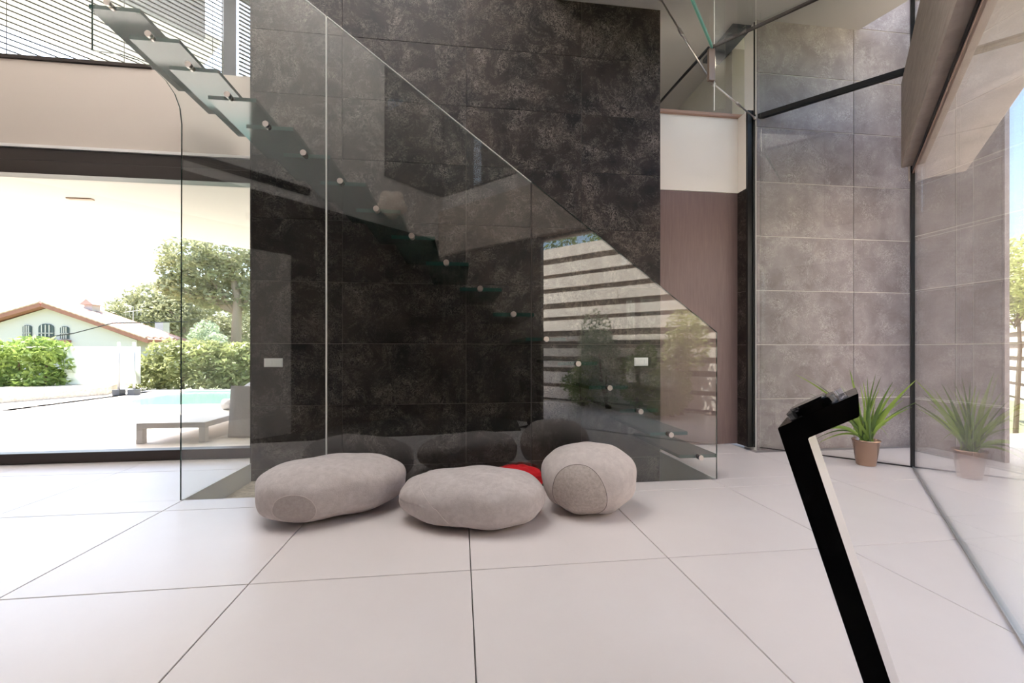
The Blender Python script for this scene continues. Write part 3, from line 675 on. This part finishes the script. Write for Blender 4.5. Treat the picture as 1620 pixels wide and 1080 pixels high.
# ------------------------------------------------------------ garden on the right: wall with sun stripes built as boards, planting
VF = 4.35
gw = empty('sun_stripe_wall', (*d45(6, VF), 0)); tag(gw, 'tall garden wall with pergola sun stripes built as pale boards and dark gaps, seen through and in the glass', 'fence')
U0_, U1_ = -2.6, 22.0
slab('backing_wall', [d45(U0_, VF+.05), d45(U0_, VF+.35), d45(U1_, VF+.35), d45(U1_, VF+.05)], 0, 3.25, M_backw, gw)  # dark backing stands for the shade between the sun stripes
rnd = random.Random(5); z = .06
while z < 3.2:
    hh = rnd.choice((.10, .13, .17, .22, .24)); hh = min(hh, 3.26-z); us_ = [U0_]
    while us_[-1] < U1_: us_.append(min(us_[-1]+rnd.uniform(2.6, 5.2), U1_))
    for a, b in zip(us_[:-1], us_[1:]):
        t = rnd.uniform(.0, .02)
        if b-a > .1: slab('board', [d45(a+.004, VF-.05+t), d45(a+.004, VF+.049), d45(b-.004, VF+.049), d45(b-.004, VF-.05+t)], z, z+hh, M_slatw, gw)  # pale boards stand for sun stripes falling through a pergola
    z += hh+rnd.choice((.08, .10, .12, .15))
bed = tag(slab('garden_bed', [d45(-3, 4.22), d45(-3, 4.24), d45(22, 4.24), d45(22, 4.22)][::1], -.03, .03, M_stone), 'low stone kerb at the foot of the garden wall', 'kerb')
def gpos(u_, v_): return d45(u_, v_)
k = 0
for (u_, v_, r_, h_, m_, lab) in (
        (.9, 3.75, .45, 1.0, ML1, 'low dark green shrub at the far left foot of the garden wall'),
        (1.7, 3.65, .50, 1.75, ML5, 'silvery green airy shrub against the garden wall'),
        (2.5, 3.7, .35, 1.15, ML1, 'small green shrub between the silvery and yellow shrubs'),
        (3.5, 3.7, .42, 1.7, ML4, 'tall yellow-green shrub against the garden wall'),
        (3.45, 3.3, .42, .75, ML4, 'low rounded yellow-green bush in front of the garden wall'),
        (12.0, 3.6, .5, 1.2, ML1, 'green shrub by the garden wall beyond the glass corner'),
        (13.6, 3.8, .5, .6, ML4, 'low yellow bush by the garden wall beyond the glass corner')):
    p = gpos(u_, v_); shrub('garden_shrub', p[0], p[1], r_, h_, m_, lab, 3000, .075, 10+k, 4); k += 1
p = gpos(19, 6.5)
def tree(x, y, h, cr, m, lab, seed, n=9000, size=.22, blobs=None, tr=.12):
    e = empty('tree', (x, y, 0)); tag(e, lab, 'tree'); rnd = random.Random(seed)
    bl = blobs or [(x+rnd.uniform(-.7, .7)*cr, y+rnd.uniform(-.7, .7)*cr, h*(.55+.38*rnd.random()), cr*rnd.uniform(.35, .6), cr*rnd.uniform(.35, .6), h*rnd.uniform(.08, .14)) for _ in range(12)]
    foliage('foliage', e, bl, n, size, m, seed, .45)
    bm = bmesh.new(); tube(bm, [(x, y, -.5), (x+.1, y, h*.35), (x, y, h*.75)], [tr*1.3, tr, tr*.5], 10)
    for b in bl[:6]: tube(bm, [(x, y, h*.45), ((x+b[0])/2, (y+b[1])/2, (h*.5+b[2])/2), (b[0], b[1], b[2])], [tr*.45, tr*.3, tr*.1], 6)
    link('trunk', bm, mat('bark', (.22, .15, .11), .9), e, True)
tree(9.75, 6.3, 3.3, .85, ML4, 'tree with light yellow-green crown before the garden wall at the far right edge', 41, 6000, .10, None, .028)
tree(*d45(-.2, 6.6), 4.6, 1.1, ML1, 'tree crown showing above the garden wall in the glass reflection', 42, 5000, .12)

# ------------------------------------------------------------ patio, pool, hedge on the left
gr = tag(boxo('ground', (-160, -60, -.9), (160, 200, -.62), M_ground), kind='structure'); gr.name = 'floor_ground'
pv = tag(slab('floor_patio', [(-14, 4.56), (3, 4.56), (3, 13.2), (-14, 13.2)], -.3, -.03, M_patio), kind='structure')
ph = bmesh.new()
# pool basin region
def wp(px, py, z=0): return onz(px, py, z)
PX0, PX1, PY0, PY1 = -7.2, 1.0, 9.1, 12.0
for i in range(-14, 3):
    for j in range(5, 14):
        x0, x1, y0, y1 = i+.05+.003, i+1.05-.003, j-.47+.003, j+.53-.003
        if y0 > 8.5 and x0 > PX0-1.05: continue
        put_tile_m = None
        t = bmesh.new(); box(t, (x0, max(y0, 4.56), -.03), (x1, y1, -.0)); link('slab', t, M_patio, pv)
cop = empty('swimming_pool', (-3.5, 10.6, 0)); tag(cop, 'turquoise swimming pool at the far edge of the patio', 'pool')
for nm, a, b in (('coping', (PX0-1, 8.53, -.03), (PX1, PY0, .0)), ('coping', (PX0-1, PY1, -.03), (PX1, PY1+.4, .03)), ('coping', (PX0-1, PY0+.002, -.03), (PX0, PY1-.002, .0))):
    boxo(nm, a, b, M_patio, cop, .006)
boxo('water', (PX0+.001, PY0+.001, -.29), (PX1, PY1-.001, -.012), M_water, cop)
kb = tag(slab('raised_kerb', [(-14, 8.2), (-9.9, 8.2), (-9.5, 9.2), (-8.5, 11.3), (-9.2, 12.6), (-14, 12.6)], -.02, .19, M_stone, bev=.01), 'raised pale stone planter edge left of the pool', 'kerb')
def hedge(lab, pts, h, m, seed, dens=1500, size=.16):
    e = empty('hedge', (*pts[0], 0)); tag(e, lab, 'hedge'); bl = []; rnd = random.Random(seed)
    for (x, y) in pts:
        for q in range(3): bl.append((x+rnd.uniform(-.25, .25), y+rnd.uniform(-.2, .2), h*(.2+.3*q)+rnd.uniform(-.05, .08), .55, .5, h*.24))
    foliage('foliage', e, bl, dens*len(pts), size, m, seed, .3)
    bm = bmesh.new()
    for (x, y) in pts: tube(bm, [(x, y, 0), (x+.05, y, h*.6)], [.05, .02], 6)
    link('stem', bm, M_stem, e)
hedge('bright green hedge left of the frosted screen', [(-14.2+.6*i, 12.0+.03*i) for i in range(7)], 1.32, ML1, 3)
hedge('olive green hedge behind the pool right of the frosted screen', [(-8.4+.62*i, 12.9) for i in range(13)], 1.30, ML2, 4)
scr = empty('frosted_screen', (-8.6, 11.9, 0)); tag(scr, 'frosted glass screen between the two hedges behind the pool', 'screen')
s0 = on(102, 548, (0, 1, 0), 12.2); s1 = on(222, 548, (0, 1, 0), 12.2)
boxo('frosted_pane', (s0.x, 12.19, .2), (s1.x, 12.21, s0.z), M_frost, scr)
for px in (188, 212):
    q = on(px, 541, (0, 1, 0), 11.2); bm = bmesh.new(); tube(bm, [(q.x, 11.2, .0), (q.x, 11.2, q.z)], .03, 10)
    e = empty('steel_post', (q.x, 11.2, 0)); tag(e, ('left' if px == 188 else 'right')+' one of the two slim steel posts before the frosted screen', 'post')
    link('post', bm, M_cover, e, True); boxo('post_base', (q.x-.08, 11.1, -.0), (q.x+.08, 11.3, .14), M_dgrey, e, .005)
# lounger and covered chair
lx0, lx1 = -3.66, -2.93
lg = empty('sun_lounger', (-3.3, 6.2, 0)); tag(lg, 'low white sun lounger on the shaded patio', 'sun lounger')
M_lw = mat('white_lacquer', (.62, .58, .55), .5)
boxo('frame', (lx0, 5.26, .17), (lx1, 7.2, .235), M_lw, lg, .004)
for x in (lx0, lx1-.07):
    for y in (5.26, 7.13): boxo('leg', (x, y, .0), (x+.07, y+.07, .169), M_lw, lg, .003)
bm = bmesh.new(); tube(bm, [(-3.3, 6.35, .31), (-2.92, 6.35, .31)], .075, 14); tag(link('bolster', bm, M_cover, None, True), 'grey bolster cushion on the white sun lounger', 'cushion')
cv = bmesh.new(); bmesh.ops.create_cube(cv, size=1); bmesh.ops.subdivide_edges(cv, edges=cv.edges[:], cuts=14, use_grid_fill=True)
rnd = random.Random(4)
for v in cv.verts:
    x, y, z = v.co; k = (z+.5)
    fl_ = 1+.10*(1-k)*(1+.5*math.sin(14*math.atan2(y, x)))
    sag = .03*math.sin(9*x)*math.sin(7*y)*k
    v.co = Vector((-2.26+x*1.06*fl_, 5.92+y*.78*fl_, .004+k*.62+sag+(.12*(y > .2)*k)))
cvo = tag(link('covered_armchair', cv, M_cover, None, True), 'outdoor armchair under a draped grey cover beside the lounger', 'armchair')
sl = tag(boxo('soffit_slot', (-5.2, 5.28, 2.738), (-4.95, 5.33, 2.7495), mat('slot_brown', (.3, .2, .13), .5), None, 0), 'slim brown light slot in the white porch ceiling', 'light')
q0 = on(127, 314, (0, 0, 1), 2.749); sl.location = (q0.x+5.075, q0.y-5.305, 0)

# neighbour house
HY = 33.0
def hp(px, py, y=HY): return on(px, py, (0, 1, 0), y)
ap = hp(75, 487); el = hp(-70, 528); er = hp(224, 538)
hs = empty('neighbour_house', (ap.x, HY+4, -.6)); tag(hs, 'white house with terracotta gable roof beyond the hedge', 'house')
bm = bmesh.new(); fr = [(el.x+.4, -.6), (er.x-.3, -.6), (er.x-.3, er.z), (ap.x, ap.z), (el.x+.4, el.z)]
a_ = [bm.verts.new((x, HY, z)) for x, z in fr]; b_ = [bm.verts.new((x, HY+4, z)) for x, z in fr]
bm.faces.new(a_); bm.faces.new(b_[::-1])
for i in range(5): bm.faces.new((a_[i], b_[i], b_[(i+1) % 5], a_[(i+1) % 5]))
bmesh.ops.recalc_face_normals(bm, faces=bm.faces[:]); link('wall', bm, M_render, hs)
for s, e_ in ((1, er), (-1, el)):
    p0 = Vector((ap.x, 0, ap.z+.05)); p1 = Vector((e_.x+s*.7, 0, e_.z-.22)); d = p1-p0; L = d.length; n = Vector((-d.z*s, 0, d.x*s)).normalized()
    if n.z < 0: n = -n
    rf = None
    bm = bmesh.new(); vs = []
    for (P_, yy, hh) in ((p0, HY-.5, 0), (p1, HY-.5, 0), (p1, HY+4.3, 0), (p0, HY+4.3, 0)): vs.append(bm.verts.new(P_+Vector((0, yy, 0))))
    bm.faces.new(vs); r_ = bmesh.ops.extrude_face_region(bm, geom=bm.faces[:]); bmesh.ops.translate(bm, verts=[g for g in r_['geom'] if isinstance(g, bmesh.types.BMVert)], vec=n*.28); bmesh.ops.recalc_face_normals(bm, faces=bm.faces[:])
    rf = link('roof', bm, M_terra, hs)
    bm = bmesh.new()
    for k in range(int(L/.36)):
        for j in range(6):
            c = p0+d*((k+.5)*.36/L)+n*.30+Vector((0, HY-.4+j*.7, 0)); tube(bm, [c-d.normalized()*.2+n*.03, c+d.normalized()*.2], .13, 6)
    t_ = link('roof_tiles', bm, M_terra2, rf); t_['kind'] = 'stuff'
for (x0, x1, yt, yb, rad) in ((37, 51, 514, 536, 1), (62, 86, 512, 536, 1), (96, 110, 516, 536, 1)):
    pA = hp(x0, yb); pB = hp(x1, yt); cx = (pA.x+pB.x)/2; wd_ = pB.x-pA.x; pts = [(pA.x, pA.z), (pB.x, pA.z)]
    zs = pB.z-wd_*.28
    for k in range(9): t = math.pi*k/8; pts.append((cx+wd_/2*math.cos(t), zs+wd_*.28*math.sin(t)))
    bm = bmesh.new(); a_ = [bm.verts.new((x, HY-.06, z)) for x, z in pts]; b_ = [bm.verts.new((x, HY+.02, z)) for x, z in pts]
    bm.faces.new(a_[::-1]); 
    for i in range(len(pts)): bm.faces.new((a_[i], b_[i], b_[(i+1) % len(pts)], a_[(i+1) % len(pts)]))
    bmesh.ops.recalc_face_normals(bm, faces=bm.faces[:]); wno = link('window', bm, mat('dark_window', (.06, .09, .10), .15), hs)
    bm = bmesh.new()
    for k in range(1, 4): x = pA.x+wd_*k/4; box(bm, (x-.025, HY-.12, pA.z), (x+.025, HY-.07, zs+wd_*.2))
    box(bm, (pA.x, HY-.12, (pA.z+zs)/2-.02), (pB.x, HY-.07, (pA.z+zs)/2+.03)); link('bars', bm, M_render, wno)
pA = hp(36, 538); pB = hp(113, 536); boxo('window_ledge', (pA.x, HY-.35, pA.z-.15), (pB.x, HY, pA.z+.02), M_terra, hs)
pA = hp(133, 506, HY+2); pB = hp(146, 482, HY+2)
ch = boxo('chimney', (pA.x, HY+2, pA.z-.7), (pB.x, HY+2.7, pB.z), M_render, hs)
pC = hp(139.5, 473, HY+2); bm = bmesh.new(); vs = [bm.verts.new(v_) for v_ in ((pA.x-.2, HY+1.8, pB.z), (pB.x+.2, HY+1.8, pB.z), (pC.x, HY+1.8, pC.z))]
bm.faces.new(vs); r_ = bmesh.ops.extrude_face_region(bm, geom=bm.faces[:]); bmesh.ops.translate(bm, verts=[g for g in r_['geom'] if isinstance(g, bmesh.types.BMVert)], vec=(0, 1.1, 0)); bmesh.ops.recalc_face_normals(bm, faces=bm.faces[:]); link('cap', bm, M_terra2, ch)
boxo('flashing', (pA.x-.15, HY+1.85, pA.z-.2), (pB.x+.15, HY+2.8, pA.z+.25), M_terra, ch)
pA = hp(245, 545, 39); pB = hp(258, 509, 39); e = empty('far_building', (pA.x, 39, -.6)); tag(e, 'far white building with a tall plain chimney before the pines', 'building')
boxo('chimney', (pA.x, 39, 0), (pB.x, 39.8, pB.z), M_render, e)
pA = hp(190, 548, 38.6); pB = hp(262, 541, 38.6); boxo('wall', (pA.x, 38.6, -.6), (pB.x, 41, pB.z), M_render, e)
# antenna, overhead cable
e = empty('rooftop_antenna', (hp(211, 535, 32).x, 32, 0)); tag(e, 'thin rooftop aerial at the right end of the terracotta roof', 'antenna')
p0 = hp(211, 540, 42); p1 = hp(211, 492, 42); bm = bmesh.new(); tube(bm, [Vector((p0.x, p0.y, -.62)), p1], .05, 6); link('mast', bm, M_steel, e)
bm = bmesh.new(); tube(bm, [hp(196, 494, 42), hp(226, 490, 42)], .03, 5)
for k in range(5): q = hp(199+k*6, 493-.6*k, 42); tube(bm, [q-Vector((0, 0, .45)), q+Vector((0, 0, .45))], .02, 5)
link('crossbar', bm, M_steel, e)
bm = bmesh.new(); p0 = hp(40, 538, 20); p1 = hp(178, 511, 24); pm = (p0+p1)/2-Vector((0, 0, .12)); tube(bm, [p0-(p1-p0)*3, p0, pm, p1, p1+Vector((0, 6, .5))], .025, 5); tag(link('overhead_cable', bm, M_black), 'black overhead cable crossing in front of the white house', 'cable')
# pines
def blob(px, py, y, rx, rz): q = hp(px, py, y); return (q.x, y, q.z, rx, rx, rz)
def pine(lab, px, base, y, bl, n, seed, size=.42):
    q = hp(px, base, y); e = empty('pine_tree', (q.x, y, -.6)); tag(e, lab, 'tree')
    foliage('foliage', e, [blob(*b) for b in bl], n, size, ML3, seed, .5)
    bm = bmesh.new(); top = blob(*bl[0]); tube(bm, [(q.x, y, -.6), (q.x+.2, y, top[2]*.6), (top[0], y, top[2])], [.42, .34, .12], 10)
    for b in bl[1:]: t_ = blob(*b); tube(bm, [(q.x+.1, y, top[2]*.45), ((q.x+t_[0])/2, (y+t_[1])/2, (top[2]*.5+t_[2])/2), t_[:3]], [.16, .10, .04], 6)
    link('trunk', bm, mat('pine_bark', (.34, .26, .22), .9), e, True)
pine('tall umbrella pine beside the dark wall, its crown touching the porch edge', 372, 540, 38,
     [(360, 400, 38, 2.4, 1.2), (300, 402, 37, 2.2, 1.3), (275, 425, 38, 1.4, 1.2), (330, 430, 38, 2.6, 1.3), (385, 430, 39, 2.4, 1.5), (300, 455, 38, 2.2, 1.2), (350, 470, 39, 2.4, 1.2), (265, 452, 38, 1.0, .8), (415, 470, 39, 2.2, 2.0), (440, 420, 39, 2.2, 1.5)], 13000, 21)
pine('broad pine behind the far building, left of the tall pine', 285, 545, 46,
     [(250, 470, 46, 2.6, 1.5), (215, 488, 46, 2.4, 1.3), (190, 502, 46, 1.6, 1.0), (270, 492, 45, 2.6, 1.8), (230, 512, 46, 2.8, 1.5), (300, 480, 47, 2.6, 1.8), (195, 522, 46, 1.6, 1.0), (290, 525, 46, 3, 1.4)], 12000, 22)
pine('low dark pine group behind the olive hedge near the dark wall', 335, 550, 52,
     [(330, 520, 52, 3.4, 1.6), (370, 505, 52, 3.2, 2.4), (300, 530, 52, 3, 1.5), (405, 520, 52, 3.4, 2.4), (345, 540, 50, 3.4, 1.2)], 9000, 23)
shrub('round_bush', hp(333, 545, 24).x, 24, 1.0, 2.55, ML5, 'round clipped bush rising behind the olive hedge', 2600, .2, 31, 3)

mt = tag(slab('added_dark_mat', [(-.30, -1.00), (.85, .14), (.8, .95), (-2.7, 1.40), (-2.68, 1.36)], .001, .010, mat('added_mat_black', (.02, .02, .02), .8)), 'added black mat out of view by the back wall, darkening the stair glass reflection', 'mat')  # unseen mat added to darken the floor mirrored in the stair glass
# pendant lamp under the low ceiling (seen in the stair glass)
lp = empty('petal_lamp', (-1.03, -.07, 3.28)); tag(lp, 'petal-shaped frosted wall lamp mirrored in the stair glass', 'lamp')
bm = bmesh.new(); bmesh.ops.create_uvsphere(bm, u_segments=48, v_segments=24, radius=1)
for v in bm.verts:
    t = math.atan2(v.co.z, v.co.x); r_ = .215*(1+.10*math.cos(5*t+1.57)); v.co = Vector((v.co.x*r_, v.co.y*.10, v.co.z*r_+0))
link('shade', bm, M_lamp, lp, True, False)
bm = bmesh.new(); tube(bm, [(-.03, -.03, 0), (-.10, -.10, 0)], .03, 12); link('stem', bm, M_steel, lp, True, False)
